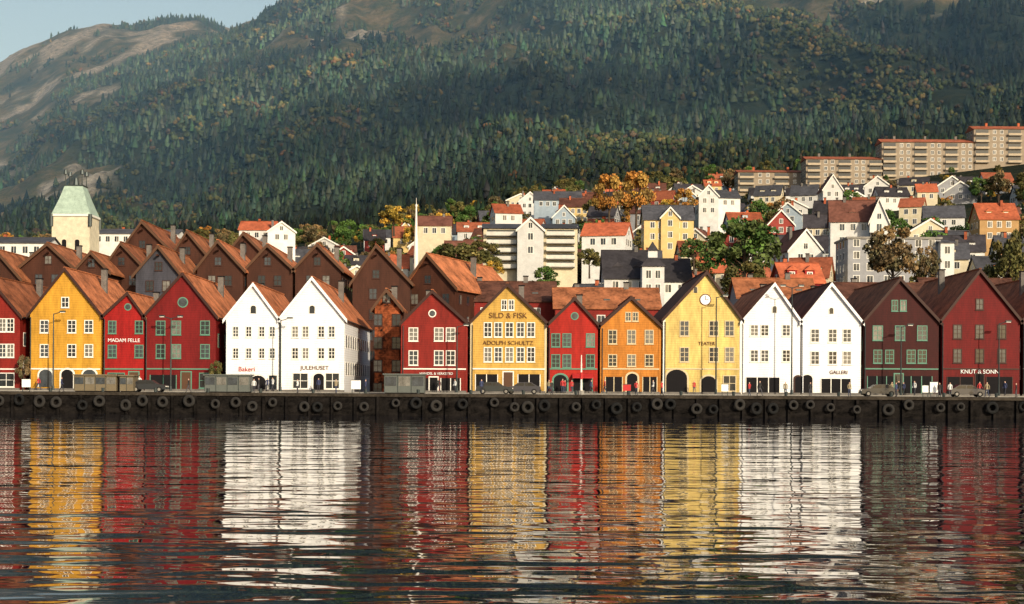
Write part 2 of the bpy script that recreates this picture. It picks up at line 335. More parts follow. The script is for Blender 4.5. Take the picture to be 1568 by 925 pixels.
for k,p in dict(g=G,o=O,r=R_,y=Yl,b=Bn).items():
    TM[k]=[tree_mesh(i*7+ord(k),p) for i in range(2)]
TN=dict(g='green_tree',o='olive_tree',r='autumn_orange_tree',y='autumn_yellow_tree',b='autumn_brown_tree')
def tree(k,x,y,z,s,sx=1):
    o=link(TN[k],random.choice(TM[k])); o.location=(x,y,z); o.scale=(s*sx,s*sx,s); o.rotation_euler=(0,0,random.uniform(0,6.28)); return o
def treepx(k,x0,x1,yt,yb,d):
    p=px((x0+x1)/2,yb,d); W=(x1-x0)*K*d; Hh=(yb-yt)*K*d
    s=Hh/9.6; tree(k,p[0],d,p[2]-0.3,s,W/9.2/s)

# ---------------------------------------------------------------- front row
rd=wood('red_painted_wood',lin(158,30,28)); rd2=wood('wine_red_painted_wood',lin(118,26,26)); rd3=wood('dark_red_wood',lin(136,38,30)); oc=wood('mustard_ochre_wood',lin(206,152,54)); oc2=wood('ochre_wood',lin(204,162,80))
org=wood('orange_wood',lin(196,124,48)); pal_y=wood('pale_yellow_wood',lin(224,194,116)); brn=wood('shaded_brown_red_wood',lin(62,18,17)); drd=wood('shaded_deep_red_wood',lin(104,18,18)); red5=wood('brick_red_wood',lin(168,38,28))  # brn and drd paints darkened to stand in for a cast shadow
SGW=plain('sign_white',(0.8,0.8,0.78,1)); SGR=plain('sign_red',(0.45,0.03,0.03,1)); SGB=plain('sign_brown',(0.12,0.05,0.02,1))
def front(x0,x1,pk,ye,yp,wall,trim,roof,L,rows,top=(),g=(),signs=(),barge=None,corner=None,side=0,dd=200.0,belt=True,nxn=2):
    a=px(x0,545,dd)[0]; c=px(x1,545,dd)[0]; W=c-a-0.12; cx=(a+c)/2
    he=px((x0+x1)/2,ye,dd)[2]-GZ; hp=px(pk,yp,dd)[2]-GZ
    b=B('wooden_gable_house',(cx,dd,GZ)); fc=faces(W,L); f=fc['f']
    shell(b,W,L,he,hp,px(pk,yp,dd)[0]-cx,wall,roof,barge or TRIMD,base=0.4)
    lx=lambda q,y:px(q,y,dd)[0]-cx
    lz=lambda q,y:px(q,y,dd)[2]-GZ
    for (y,xs,w,h) in rows:
        for q in xs:
            ww=w*0.08-.14; hh=h*0.08-.12
            b.window(f,lx(q,y),lz(q,y)-hh/2,ww,hh,trim,2 if w<16 else 4,3)
    for t,q,y,w,h in top:
        if t=='w': b.window(f,lx(q,y),lz(q,y)-h*.04,w*.08-.1,h*.08,trim,2,2)
        elif t=='a': b.arch(f,lx(q,y),lz(q,y)-h*.04,w*.08,h*.08,GL[0],trim,0.1)
        elif t=='c':
            r=w*.04; cc=[(lx(q,y)+r*math.cos(i*math.pi/10),lz(q,y)+r*math.sin(i*math.pi/10)) for i in range(20)]
            c2=[(lx(q,y)+(r+.13)*math.cos(i*math.pi/10),lz(q,y)+(r+.13)*math.sin(i*math.pi/10)) for i in range(20)]
            b.oprism(f,'round_window',trim if h==0 else SGB,c2,-.02,.04); b.oprism(f,'round_window',GL[1] if h==0 else SGW,cc,.03,.07)
            if h:
                b.obox(f,'clock_hands',DARK,lx(q,y)-.03,lx(q,y)+.03,.07,.09,lz(q,y),lz(q,y)+r*.8); b.obox(f,'clock_hands',DARK,lx(q,y),lx(q,y)+r*.6,.07,.088,lz(q,y)-.03,lz(q,y)+.03)
    for t,q,w,yt in g:
        X=lx(q,590); ht=lz(q,yt); ww=w*.08
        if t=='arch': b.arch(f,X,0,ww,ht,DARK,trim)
        elif t=='archd': b.arch(f,X,0,ww,ht,DARK,TRIMD)
        elif t=='archg': b.arch(f,X,0.5,ww,ht-.5,GL[1],trim,.2)
        elif t=='door':
            b.obox(f,'doors',trim,X-ww/2-.14,X+ww/2+.14,-.02,.05,0,ht+.14); b.obox(f,'doors',random.choice([DOORB,DARK,GL[0]]),X-ww/2,X+ww/2,.05,.07,0.004,ht)
        elif t=='shop': b.window(f,X,0.55,ww,ht-.55,trim,max(2,int(ww/0.9)),2,g=GL[0])
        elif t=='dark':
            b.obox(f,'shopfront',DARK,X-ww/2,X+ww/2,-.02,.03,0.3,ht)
            k=max(2,int(ww/1.1))
            for i in range(k+1): b.obox(f,'shopfront_posts',trim,X-ww/2+ww*i/k-.05,X-ww/2+ww*i/k+.05,.03,.07,.3,ht)
        elif t=='awn':
            b.prism('awning',SGR,[(X-ww/2,-.03,ht),(X+ww/2,-.03,ht),(X+ww/2,-1.3,ht-.5),(X-ww/2,-1.3,ht-.5)],[(X-ww/2,-.03,ht+.06),(X+ww/2,-.03,ht+.06),(X+ww/2,-1.3,ht-.44),(X-ww/2,-1.3,ht-.44)])
    for txt,q,y,sz,mt in signs: b.text(txt,lx(q,y),lz(q,y)-sz*.35,sz,mt)
    if belt:
        zb=lz((x0+x1)/2,566); b.obox(f,'belt_course',trim if wall is not WH else WH,-W/2+.05,W/2-.05,-.02,.10,zb,zb+.16)
    if corner:
        for s_ in (-1,1): b.obox(f,'corner_boards',corner,s_*W/2-.14,s_*W/2+.14,-.02,.06,0.0,he-.1)
    b.obox(f,'plinth',STONE,-W/2-.03,W/2+.03,-.02,.12,-.3,0.35)
    for k in ('r','l'):
        for fl in range(3 if side else 2):
            for q in np.arange(-L/2+2,L/2-1,2.9 if side else 4.5):
                zz=[5.6,2.2,8.4][fl] if side else [5.6,2.2][fl]
                if zz+1.5<he: b.simplewin(fc[k],q,zz,1.0,1.5,trim)
        b.obox(fc[k],'gutter',METAL,-L/2,L/2,.28,.40,he-.35,he-.22)
    b.cyl('downpipe',METAL if wall is not WH else WH,(-W/2+.12,-.14,0.3),(-W/2+.12,-.14,he-.4),.06,.06,6)
    chimney(b,random.choice([-1,1])*W*.18,L*random.uniform(.35,.7),he+.5,hp+.9)
    return b.finish()
front(-190,-75,-130,484,425,oc,TRIM,ROOF_B,24,[(500,[-165,-130,-100],13,19),(540,[-165,-130,-100],13,19)],g=[('arch',-130,20,572)])
front(-72,31,-18,482,425,rd3,TRIM,ROOF_B,26,[(498,[-50,-22,4,16],11,20),(537,[-50,-22,4,16],11,20)],g=[('shop',4,34,572),('door',-40,14,570)])
front(45,155,100,481,413,oc,TRIM,ROOF_O,26,[(500,[68,110,136],13,19),(537,[68,110,136],13,19)],top=[('w',100,463,11,14)],g=[('archg',70,20,566),('arch',103,18,566),('archg',137,20,566)])
front(158,221,196,484,450,rd,TRIMG,ROOF_O,22,[(501,[172,213],12,19),(538,[172,213],13,19)],top=[('c',196,470,8,0)],g=[('shop',178,24,572),('door',205,14,570)],signs=[('MADAM FELLE',190,521,0.62,SGW)])
front(222,331,280,483,420,rd2,TRIMG,ROOF_O,28,[(502,[246,270,314],14,21),(538,[246,270,314],14,21)],top=[('c',280,463,13,0)],g=[('dark',250,40,574),('door',285,14,570),('shop',316,20,572)])
front(345,427,388,488,436,WH,TRIM,ROOF_O,26,[(508,[361,381,401,417],9,16),(541,[361,381,401,417],9,16)],top=[('a',388,474,8,12)],g=[('arch',395,24,575),('shop',361,18,577),('door',418,12,575)],signs=[('Bakeri',378,565,0.8,DOORR)],barge=WH,belt=False)
front(429,528,478,487,427,WH,TRIM,ROOF_O,40,[(508,[452,468,492,508],10,17),(541,[452,468,492,508],10,17)],top=[('a',478,474,8,12)],g=[('arch',488,16,572),('shop',460,22,572),('shop',509,20,572)],signs=[('JULEHUSET',482,563,0.7,SGB)],barge=WH,side=1,belt=False)
front(615,715,662,494,447,rd3,TRIM,ROOF_O,26,[(512,[633,672,690],14,20),(548,[633,672,690],14,22)],top=[('c',662,480,9,0)],g=[('dark',640,36,579),('dark',690,30,579),('door',664,12,578)],signs=[('HANDEL & VERKSTED',668,572,0.42,SGW)],corner=rd3)
front(721,836,777,493,437,oc2,TRIM,ROOF_B,26,[(505,[747,763,780,797,813],12,22),(543,[747,763,780,797,813],12,22)],top=[('w',772,467,8,14),('w',783,467,8,14)],g=[('dark',745,34,573),('door',778,14,570),('dark',810,34,573)],signs=[('SILD & FISK',778,483,0.95,SGB),('ADOLPH SCHULTZ',778,525,0.72,SGB)],corner=TRIMC)
front(839,916,880,497,458,red5,TRIMG,ROOF_B,24,[(521,[851,868,904],13,20),(553,[851,868,904],13,20)],top=[('c',880,484,9,0)],g=[('arch',858,20,574),('dark',892,30,577),('awn',892,32,573)])
front(920,1011,967,498,457,org,TRIMC,ROOF_B,24,[(516,[938,967,994],13,21),(552,[938,967,994],13,18)],top=[('w',962,485,8,12),('w',973,485,8,12)],g=[('dark',940,26,577),('arch',968,16,572),('dark',995,22,577)],corner=org)
front(1016,1135,1082,488,418,pal_y,TRIMC,ROOF_D,28,[(503,[1048,1093,1117],14,23),(543,[1048,1093,1117],14,22)],top=[('c',1080,459,15,1),('a',1065,444,5,9)],g=[('arch',1036,32,566),('arch',1085,22,576),('shop',1117,18,576)],signs=[('TEATER',1082,526,0.6,SGB)],corner=TRIM)
front(1136,1226,1186,492,436,WH,TRIM,ROOF_O,28,[(506,[1155,1171,1204],12,17),(545,[1155,1171,1204],12,18)],top=[('a',1186,474,6,10)],g=[('dark',1168,52,578),('archd',1222,9,577)],barge=WH,belt=False)
front(1227,1319,1273,492,436,WH,TRIM,ROOF_D,28,[(514,[1248,1275,1297],13,20),(548,[1248,1275,1297],13,20)],top=[('a',1273,476,6,9)],g=[('dark',1280,46,580),('arch',1236,16,574)],signs=[('GALLERI',1284,570,0.6,SGB)],barge=WH,belt=False)
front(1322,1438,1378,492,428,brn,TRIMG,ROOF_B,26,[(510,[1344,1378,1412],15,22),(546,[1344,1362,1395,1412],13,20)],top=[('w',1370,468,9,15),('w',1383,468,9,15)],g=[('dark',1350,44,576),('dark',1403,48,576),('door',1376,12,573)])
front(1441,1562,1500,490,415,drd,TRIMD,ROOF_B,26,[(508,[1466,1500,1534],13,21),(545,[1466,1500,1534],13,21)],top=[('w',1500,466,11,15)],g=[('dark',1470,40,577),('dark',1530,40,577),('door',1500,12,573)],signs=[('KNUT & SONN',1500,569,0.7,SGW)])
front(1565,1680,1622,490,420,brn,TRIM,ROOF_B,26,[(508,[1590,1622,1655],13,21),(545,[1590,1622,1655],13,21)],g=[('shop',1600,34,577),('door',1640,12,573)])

# ---------------------------------------------------------------- second tier of brown gables
BW=wood('tarred_brown_wood',(0.060,0.022,0.013,1)); BW2=wood('brown_blue_wood',(0.055,0.055,0.07,1)); BRK=mottled('weathered_red_brown_wood',(0.33,0.085,0.03,1),0.85,1.0,(.5,.5,.5),('Z',1.1,.15))
ROOF_2=tile('rust_brown_pantile',(0.42,0.15,0.065,1))
def tier(x0,x1,pk,ye,yp,d,L,wall=BW,roof=None,yaw=0,wins=2,trim=TRIMD,name='brown_warehouse'):
    roof=roof or random.choice([ROOF_2,ROOF_2,ROOF_B,ROOF_O])
    a=px(x0,ye,d)[0]; c=px(x1,ye,d)[0]; W=c-a; cx=(a+c)/2
    he=px(pk,ye,d)[2]-GZ; hp=px(pk,yp,d)[2]-GZ
    b=B(name,(cx,d,GZ),yaw); shell(b,W,L,he,hp,px(pk,yp,d)[0]-cx,wall,roof,DOORB,base=.5,oh=.5,of=.6,t=.3)
    f=faces(W,L)
    for r in range(4):
        z=he-2.4-r*3.0
        for i in range(wins): b.window(f['f'],(i-(wins-1)/2)*2.4,z,1.0,1.4,trim,2,2)
        for k in 'rl':
            for q in np.arange(-L/2+2,L/2-1,3.5): b.simplewin(f[k],q,z,1.0,1.3,trim)
    b.window(f['f'],px(pk,yp,d)[0]-cx,he+.6,0.9,1.1,trim,2,2)
    b.box('hoist_beam',BW,-.12+px(pk,yp,d)[0]-cx,.12+px(pk,yp,d)[0]-cx,-1.3,-.02,hp-1.3,hp-1.05)
    chimney(b,W*.2,L*.5,he+1,hp+.8)
    return b.finish()
for s_ in [(-40,30,-5,425,385,236,26),(32,112,74,410,375,240,24),(116,166,140,415,388,238,24),(160,222,186,412,374,246,22),(186,262,218,385,341,262,26),(208,276,243,420,379,236,22,BW2),
           (262,320,287,395,356,258,24),(302,372,334,412,371,240,24),(346,406,373,392,359,262,24),(378,448,410,412,377,242,24),(452,522,486,412,376,242,26),(540,628,576,432,378,236,26)]:
    tier(*s_)
tier(618,700,655,440,391,238,30,BW,ROOF_O,-0.30,3)
tier(574,612,592,470,446,213,8,BRK,ROOF_2,0,2,TRIMD,'weathered_backyard_house')
for (x0,x1,yt,d) in [(700,850,430,245),(850,1010,440,238),(1130,1250,425,240),(1290,1420,432,242),(1420,1560,425,244)]:
    a=px(x0,500,d)[0]; c=px(x1,500,d)[0]; W=c-a; h=px(x0,yt,d)[2]-GZ
    b=B('rear_warehouse',((a+c)/2,d,GZ)); shell(b,W,10,h-3,h,0,random.choice([BW,HW[3],rd3]),random.choice([ROOF_2,ROOF_D]),None,ridge='x')
    for q in np.arange(-W/2+1.5,W/2-1,2.6):
        for z in (h-5.5,h-8.5): b.simplewin(faces(W,10)['f'],q,z,1,1.4)
    for i in range(3): b.box('roof_windows',GL[1],-W/2+W*(i+.6)/3.4,-W/2+W*(i+.6)/3.4+.9,1.6,2.6,h-2.1,h-1.55)
    chimney(b,W*.2,5,h-1,h+1); chimney(b,-W*.28,5.5,h-1,h+.8); b.finish()

# ---------------------------------------------------------------- tower
COP=mottled('green_copper_roof',(0.36,0.46,0.38,1),0.6,0.3,(1,1,1)); TST=mottled('tower_render',(0.62,0.55,0.40,1),0.85,0.25)
d=400; pxs=K*d
p=px(108,400,d); b=B('stone_tower',(p[0],d,p[2]))
w=58*pxs/2; h=(400-331)*pxs
b.box('walls',TST,-w,w,0,2*w,-30,h); b.box('cornice',TRIM,-w-.35,w+.35,-.35,2*w+.35,h,h+.5)
def frus(part,mat,w0,z0,w1,z1,c): b.prism(part,mat,[(-w0,c-w0,z0),(w0,c-w0,z0),(w0,c+w0,z0),(-w0,c+w0,z0)],[(-w1,c-w1,z1),(w1,c-w1,z1),(w1,c+w1,z1),(-w1,c+w1,z1)])
r1=h+.5; h2=(400-283)*pxs
frus('roof',COP,w+.1,r1,w*.70,r1+(h2-r1)*.55,w); frus('roof',COP,w*.70,r1+(h2-r1)*.55+.003,w*.48,h2,w)
b.box('parapet',METAL,-w*.5,w*.5,w*.5,w*1.5,h2,h2+.3)
for sx in (-1,1):
    for sy in (-1,1):
        X=sx*w*.44; Y=w+sy*w*.44
        b.cyl('finials',METAL,(X,Y,h2),(X,Y,h2+4.2),.16,.08,6); b.cyl('finials',METAL,(X,Y,h2+2.9),(X,Y,h2+4.0),.6,.4,8); b.cyl('finials',METAL,(sx*(w+.1),w+sy*(w+.1),r1-3),(sx*(w+.1),w+sy*(w+.1),r1),.5,.5,8)
b.cyl('finials',METAL,(0,w,h2),(0,w,h2+2.2),.9,.5,8)
for q in (-1.6,1.6):
    b.arch(((0,0),(1,0),(0,-1)),q,h-8.5,1.1,2.8,DARK,TST,.1)
for i in range(8):
    b.box('roof_ribs',COP,-w+.3+i*w*.25,-w+.42+i*w*.25,-.1,0.0,h+.1,h+.45)
b.finish()
p=px(637,400,262); b=B('white_spire_mast',(p[0],262,GZ)); zt=px(637,303,262)[2]-GZ
b.cyl('mast',TRIM,(0,0,0),(0,0,zt-9),.42,.36,10); b.cyl('mast',TRIM,(0,0,zt-9),(0,0,zt-1),.36,.10,10); b.cyl('top',TRIM,(0,0,zt-1.3),(0,0,zt),.05,.03,6); b.cyl('ball',TRIM,(0,0,zt-1.4),(0,0,zt-1.1),.2,.2,8); b.finish()

# ---------------------------------------------------------------- hill houses
LM=[]
def house(x,y,z,W,D,he,hr,wall,roof,ridge='x',yaw=0,name='hill_house',floors=None,sp=2.3,dormer=0,chim=1,ww=1.0,wh=1.35,base=6):
    b=B(name,(x,y,z),yaw); shell(b,W,D,he,he+hr,0,wall,roof,TRIM if ridge=='y' else None,ridge,base=base)
    f=faces(W,D); floors=floors or max(1,int(he/2.8))
    for fl in range(floors):
        zz=he-1.75-fl*2.8+(-.3)
        for k,n in (('f',W),('r',D),('l',D)):
            m_=max(1,int((n-1)/sp))
            for i in range(m_):
                q=(i-(m_-1)/2)*sp; b.simplewin(f[k],q,zz,ww,wh)
    if ridge=='y' and hr>2.2: b.simplewin(f['f'],0,he+.4,.8,1.1)
    if ridge=='x' and hr>2.2:
        for k in 'rl': b.simplewin(f[k],0,he+.3,.8,1.0)
    for i in range(dormer):
        q=(i-(dormer-1)/2)*W/(dormer+.3); yy=D*.18
        b.box('dormer',wall,q-.8,q+.8,yy,D*.45,he+.3,he+2.0); b.prism('dormer_roof',roof,[(q-1,yy-.2,he+2.0),(q+1,yy-.2,he+2.0),(q,yy-.2,he+2.8)],[(q-1,D*.48,he+2.0),(q+1,D*.48,he+2.0),(q,D*.48,he+2.8)])
        b.simplewin(((q,yy),(1,0),(0,-1)),0,he+.75,.7,.9)
    for i in range(chim): chimney(b,random.uniform(-.3,.3)*W,D/2+random.uniform(-1,1),he+hr*.4,he+hr+.9,.6,random.choice([STONE,HR[0]]))
    return b.finish()
def hpx(x0,x1,yb,ye,yp,d,wall,roof,ridge='x',D=9,yaw=0,**kw):
    p=px((x0+x1)/2,yb,d); W=(x1-x0)*K*d; he=(yb-ye)*K*d; hr=(ye-yp)*K*d
    LM.append((p[0],d+D/2,W/2+2,D/2+3)); return house(p[0],d,p[2],W,D,he,hr,wall,roof,ridge,yaw,base=14,**kw)
W0,W1,W2,W3,W4,W5,W6=HW; RO,RS,RK,RB,RR=HR
hpx(986,1062,388,336,313,400,W2,RS,'x',9,0,name='yellow_townhouse',dormer=1,sp=2.0)
hpx(1012,1040,388,333,318,399,W2,RS,'y',4,0,name='yellow_townhouse_wing',chim=0)
hpx(890,957,404,360,340,350,W0,RO,'x',9,-.25,name='white_townhouse')
hpx(1070,1100,332,300,284,480,W0,RB,'y',10,0,name='white_gabled_townhouse'); hpx(1098,1134,330,303,290,485,W0,RS,'x',9,.15,name='white_townhouse')
hpx(1205,1262,424,384,352,330,W0,RB,'y',9,.25,name='white_gabled_townhouse')
hpx(1272,1340,388,338,305,350,W0,RB,'x',9,-.15,name='white_townhouse',dormer=1); hpx(1332,1360,388,338,305,346,W0,RB,'y',8,-.15,name='white_gabled_townhouse')
hpx(1198,1262,470,432,402,262,rd,RO,'x',8,.1,name='red_townhouse',dormer=2)
hpx(1428,1490,395,370,352,380,W5,RS,'x',9,0,name='pale_blue_townhouse'); hpx(1500,1560,385,335,310,400,W6,RO,'x',9,0,name='ochre_townhouse',dormer=2)
hpx(366,420,372,352,338,440,W0,RO,'x',9,0,name='white_townhouse'); hpx(410,452,372,355,340,436,W0,RO,'y',9,.2,name='white_gabled_townhouse')
hpx(-30,72,402,372,362,330,W0,RS,'x',10,0,name='long_white_building'); hpx(140,272,378,358,350,420,W0,RS,'x',10,0,name='long_white_building')
hpx(758,800,352,326,312,450,W0,RO,'x',8,.2,name='white_townhouse')
hpx(818,890,330,306,292,560,W5,RS,'x',9,0,name='pale_blue_townhouse'); hpx(640,690,372,345,330,430,W1,RB,'x',8,0,name='cream_townhouse')
hpx(1260,1290,340,290,268,500,W0,RB,'y',9,0,name='white_gabled_townhouse')
def block(name,x0,x1,yb,yt,d,wall,D=11,floors=4,roof=None,rh=2.0,yaw=0,bal=True,panel=None):
    p=px((x0+x1)/2,yb,d); W=(x1-x0)*K*d; h=(yb-yt)*K*d; LM.append((p[0],d+D/2,W/2+2,D/2+3))
    b=B(name,(p[0],d,p[2]),yaw)
    b.box('walls',wall,-W/2,W/2,0,D,-18,h); fh=h/floors; f=faces(W,D)
    if roof: shell_r=[(-.5,h),(D+.5,h),(D/2,h+rh)]; b.prism('roof',roof,[(-W/2-.4,a,z) for a,z in shell_r],[(W/2+.4,a,z) for a,z in shell_r])
    else: b.box('roof',CONC,-W/2-.3,W/2+.3,-.3,D+.3,h,h+.4)
    nb=max(1,int(W/5.6)); cw=W/nb
    for fl in range(floors):
        z=fl*fh
        for i in range(nb):
            c=-W/2+cw*(i+.5)
            if bal and i%2==0 or (bal and nb>6 and i%3):
                b.box('balcony_slabs',CONC,c-cw*.42,c+cw*.42,-1.3,-.02,z+.0,z+.15); b.box('balcony_fronts',panel or TRIM,c-cw*.42,c+cw*.42,-1.36,-1.27,z+.15,z+.95)
                b.obox(f['f'],'windows',GL[0],c-cw*.40,c+cw*.40,-.01,.02,z+.3,z+fh-.3)
            else:
                b.simplewin(f['f'],c-cw*.22,z+.9,1.1,1.3); b.simplewin(f['f'],c+cw*.22,z+.9,1.1,1.3)
        for q in np.arange(-D/2+2,D/2-1,3):
            b.simplewin(f['r'],q,z+.9,1.1,1.3); b.simplewin(f['l'],q,z+.9,1.1,1.3)
    for i in range(nb//2): chimney(b,-W/2+cw*(2*i+1),D/2,h,h+(rh if roof else .4)+1.2,.9,random.choice([STONE,RO]))
    return b.finish()
CRM=mottled('apartment_cream_panel',(0.56,0.54,0.48,1),.7,.2)
block('apartment_building',740,795,412,350,345,W1,12,5,RS,1.6,panel=CRM); block('apartment_building',832,884,410,350,350,W1,12,5,RS,1.6,panel=CRM)
hpx(792,832,412,352,334,341,W0,RS,'y',8,0,name='apartment_stair_gable',chim=0)
block('office_building',1298,1440,440,366,318,W3,12,4,None,0,0,False); 
hpx(1440,1461,436,372,366,316,W0,RS,'x',12,0,name='white_end_house',chim=0)
TB=mottled('terrace_beige',(0.28,0.225,0.165,1),0.8,0.2); TB2=mottled('terrace_balcony_panel',(0.42,0.34,0.24,1),0.8,0.2)
block('terrace_apartment_block',1130,1236,294,264,650,TB,11,3,RR,1.6,panel=TB2); block('terrace_apartment_block',1234,1352,284,244,640,TB,11,4,RR,1.8,panel=TB2)
block('terrace_apartment_block',1350,1492,272,218,640,TB,11,5,RR,2.0,panel=TB2); block('terrace_apartment_block',1491,1640,250,198,640,TB,11,5,RR,2.0,panel=TB2); block('terrace_apartment_block',1645,1800,240,190,645,TB,11,5,RR,2.0,panel=TB2)
hpx(925,1000,470,425,382,285,W0,RK,'x',10,0,name='grey_townhouse',dormer=2); hpx(1008,1058,470,430,395,290,W0,RK,'x',10,0,name='grey_townhouse')
p=px(1000,470,281); b=B('white_turret_house',(p[0],281,p[2])); h=(470-408)*K*281
w=1.9
b.box('walls',W0,-w,w,0,2*w,-8,h); frus('roof',RK,w+.3,h,.9,h+1.6,w); b.box('lantern',W0,-.8,.8,w-.8,w+.8,h+1.6,h+2.8); frus('roof',RK,1.0,h+2.803,.05,h+4.4,w)
for i in range(3):
    for q in (-.8,.8): b.simplewin(faces(2*w,2*w)['f'],q,h-2-i*2.4,.8,1.3); b.simplewin(faces(2*w,2*w)['r'],q,h-2-i*2.4,.8,1.3)
b.finish()
LM.append((p[0],283,5,5))
for x0,x1,yb,ye,yp,dd in [(1150,1250,312,299,287,592),(1262,1335,306,295,282,590),(1345,1440,302,291,277,590),(1450,1568,296,284,270,590),(1575,1700,288,276,262,590)]:
    hpx(x0,x1,yb,ye,yp,dd,W0,RK,'x',8,0,name='row_house_terrace',dormer=5,chim=3,sp=3.2)
BT=[('g',1078,1202,338,455,285),('o',1098,1180,400,478,262),('r',905,960,270,345,470),('r',945,1003,266,345,475),('b',1322,1410,352,455,288),('o',1508,1575,362,470,270),('y',576,630,316,356,520),('r',1028,1068,290,335,480),('o',700,768,368,425,330),('g',808,858,408,450,270),('b',1395,1440,380,450,290),('y',740,775,398,430,300),('o',660,740,372,430,300),('o',1540,1600,340,470,275),('g',1040,1085,365,410,330),('o',880,925,380,420,310)]
for k,x0,x1,yt,yb,dd in BT: 
    treepx(k,x0,x1,yt,yb,dd); LM.append((px((x0+x1)/2,yb,dd)[0],dd-9,(x1-x0)*K*dd*.42,9))
def blocked(x,y,W,D):
    for (lx,ly,hw,hd) in LM:
        if abs(x-lx)<hw+W/2 and abs(y-ly)<hd+D/2+1: return True
    return False
wp=[W0]*8+[W1]*5+[W2]*1+[W3]*2+[W4]*1+[W5]*2+[W6]*1; rp=[RO]*3+[RS]*3+[RK]*4+[RB]*5+[RR]*4
cnt=0
for d in [285,302,320,338,356,375,394,414,434,455,476,498,520,542,564,584,608,630,660,680]:
    ux=-260
    while ux<1900:
        W=random.uniform(6,11); D=random.uniform(7,9); step=(W+random.uniform(0.8,7))/(K*d)
        uc=ux+step/2; ux+=step
        if uc<560 and d>520: continue
        if uc<760 and d>580: continue
        if uc<1080 and d>640: continue
        if uc<700 and d<300: continue
        if random.random()<(0.22 if uc>700 else .25): continue
        dy=d+random.uniform(-5,5); X=(uc-784)*K*dy
        if blocked(X,dy+D/2,W,D): continue
        if noise.noise(Vector((X*.018,dy*.018,14)))>.30: continue
        gz=float(ground(X,dy))
        if uc>1120 and d>555: continue
        he=random.choice([4.8,5.6,6.4,7.4]) if d>330 else random.choice([6,7,8]); hr=random.uniform(2.4,4)
        if uc>1100 and d>480: he=random.choice([3.4,4.2,5.0])
        if uc<700: he=random.choice([4.5,5.5])
        house(X,dy,gz+.4,W,D,he,hr,random.choice(wp),random.choice(rp),'x' if random.random()<.66 else 'y',random.uniform(-.45,.2),'hill_house',None,random.choice([2.0,2.4]),random.choice([0,0,1,2]),random.choice([1,1,2]))
        LM.append((X,dy+D/2,W/2-1.5,D/2-2)); cnt+=1
print('houses',cnt)
tc_=0
for i in range(2600):
    uc=random.uniform(-250,1850); d=random.uniform(262,740); X=(uc-784)*K*d
    if uc<700 and d<300: continue
    if blocked(X,d,-1.5,-2): continue
    s=random.uniform(.45,1.05)
    if uc>1100 and 530<d<655: s*=.45
    tree(random.choice('gggooobby' if uc>500 else 'gooobb') if random.random()<.94 else 'r',X,d,float(ground(X,d))-.3,s); tc_+=1
    if tc_>650: break

# ---------------------------------------------------------------- quay, road, water
QY=186.0
COB=mottled('cobblestones',(0.10,0.09,0.08,1),0.9,0.5,(1,1,1)); ASP=mottled('asphalt',(0.05,0.05,0.052,1),0.9,0.3)
QW=mottled('wet_shaded_quay_wall',(0.013,0.011,0.010,1),0.8,0.9,(0.7,0.7,1.6),spec=.05); QE=mottled('quay_coping_stone',(0.05,0.041,0.032,1),0.9,0.6,(.6,.6,.6),spec=.05)  # wall and coping colours darkened to stand in for shadow on the quay
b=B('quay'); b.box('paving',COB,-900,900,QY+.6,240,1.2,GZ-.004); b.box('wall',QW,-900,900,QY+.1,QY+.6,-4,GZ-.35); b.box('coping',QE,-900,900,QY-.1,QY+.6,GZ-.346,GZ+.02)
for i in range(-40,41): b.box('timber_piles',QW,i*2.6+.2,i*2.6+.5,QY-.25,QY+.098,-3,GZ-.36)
for i in range(-30,31): b.cyl('bollards',METAL,(i*6+1.3,QY+.4,GZ),(i*6+1.3,QY+.4,GZ+.5),.16,.2)
b.finish()
b=B('road'); b.box('asphalt',ASP,-300,300,190,196.5,GZ-.2,GZ+.004); b.box('road_line',SGW,-300,300,193.2,193.3,GZ,GZ+.008); b.box('kerb',CONC,-300,300,196.5,196.7,GZ-.2,GZ+.13); b.box('pavement',COB,-300,300,196.7,199.9,GZ-.2,GZ+.125); b.finish()
RUB=plain('tyre_rubber',(0.010,0.010,0.010,1),0.8)
V=[];F=[];n1,n2=20,8
for i in range(n1):
    for j in range(n2):
        a=2*math.pi*i/n1; c=2*math.pi*j/n2; r=0.48+.19*math.cos(c); V.append((r*math.cos(a),.17*math.sin(c),r*math.sin(a)))
for i in range(n1):
    for j in range(n2): F.append([i*n2+j,((i+1)%n1)*n2+j,((i+1)%n1)*n2+(j+1)%n2,i*n2+(j+1)%n2])
tyre=bpy.data.meshes.new('tyre'); tyre.from_pydata(V,[],F); tyre.materials.append(RUB)
TY2=plain('worn_tyre_rubber',(0.028,0.026,0.024,1),0.9); tyre2=tyre.copy(); tyre2.materials.clear(); tyre2.materials.append(TY2)
X=-70
while X<72:
    o=link('tyre_fender',random.choice([tyre,tyre2,tyre2])); o.location=(X,QY-.45,1.25+random.uniform(-.35,.3)); s=random.uniform(.75,1.1); o.scale=(s,1,s); o.rotation_euler=(random.uniform(-.1,.1),random.uniform(0,3),random.uniform(-.3,.3)); X+=random.choice([1.5,1.9,2.3,2.3,3.0,3.6])
m,nt,b=newmat('harbour_water'); L=nt.links
gp=N(nt,'ShaderNodeNewGeometry')
def wn(scale,sx,det,off):
    mp=N(nt,'ShaderNodeMapping'); mp.inputs['Scale'].default_value=(scale*sx,scale,1); mp.inputs['Location'].default_value=(off,off*.7,0); mp.inputs['Rotation'].default_value=(0,0,off*.02)
    L.new(gp.outputs['Position'],mp.inputs['Vector']); n=N(nt,'ShaderNodeTexNoise'); n.inputs['Scale'].default_value=1; n.inputs['Detail'].default_value=det; n.inputs['Roughness'].default_value=.4; L.new(mp.outputs[0],n.inputs['Vector']); return n.outputs['Fac']
tot=None
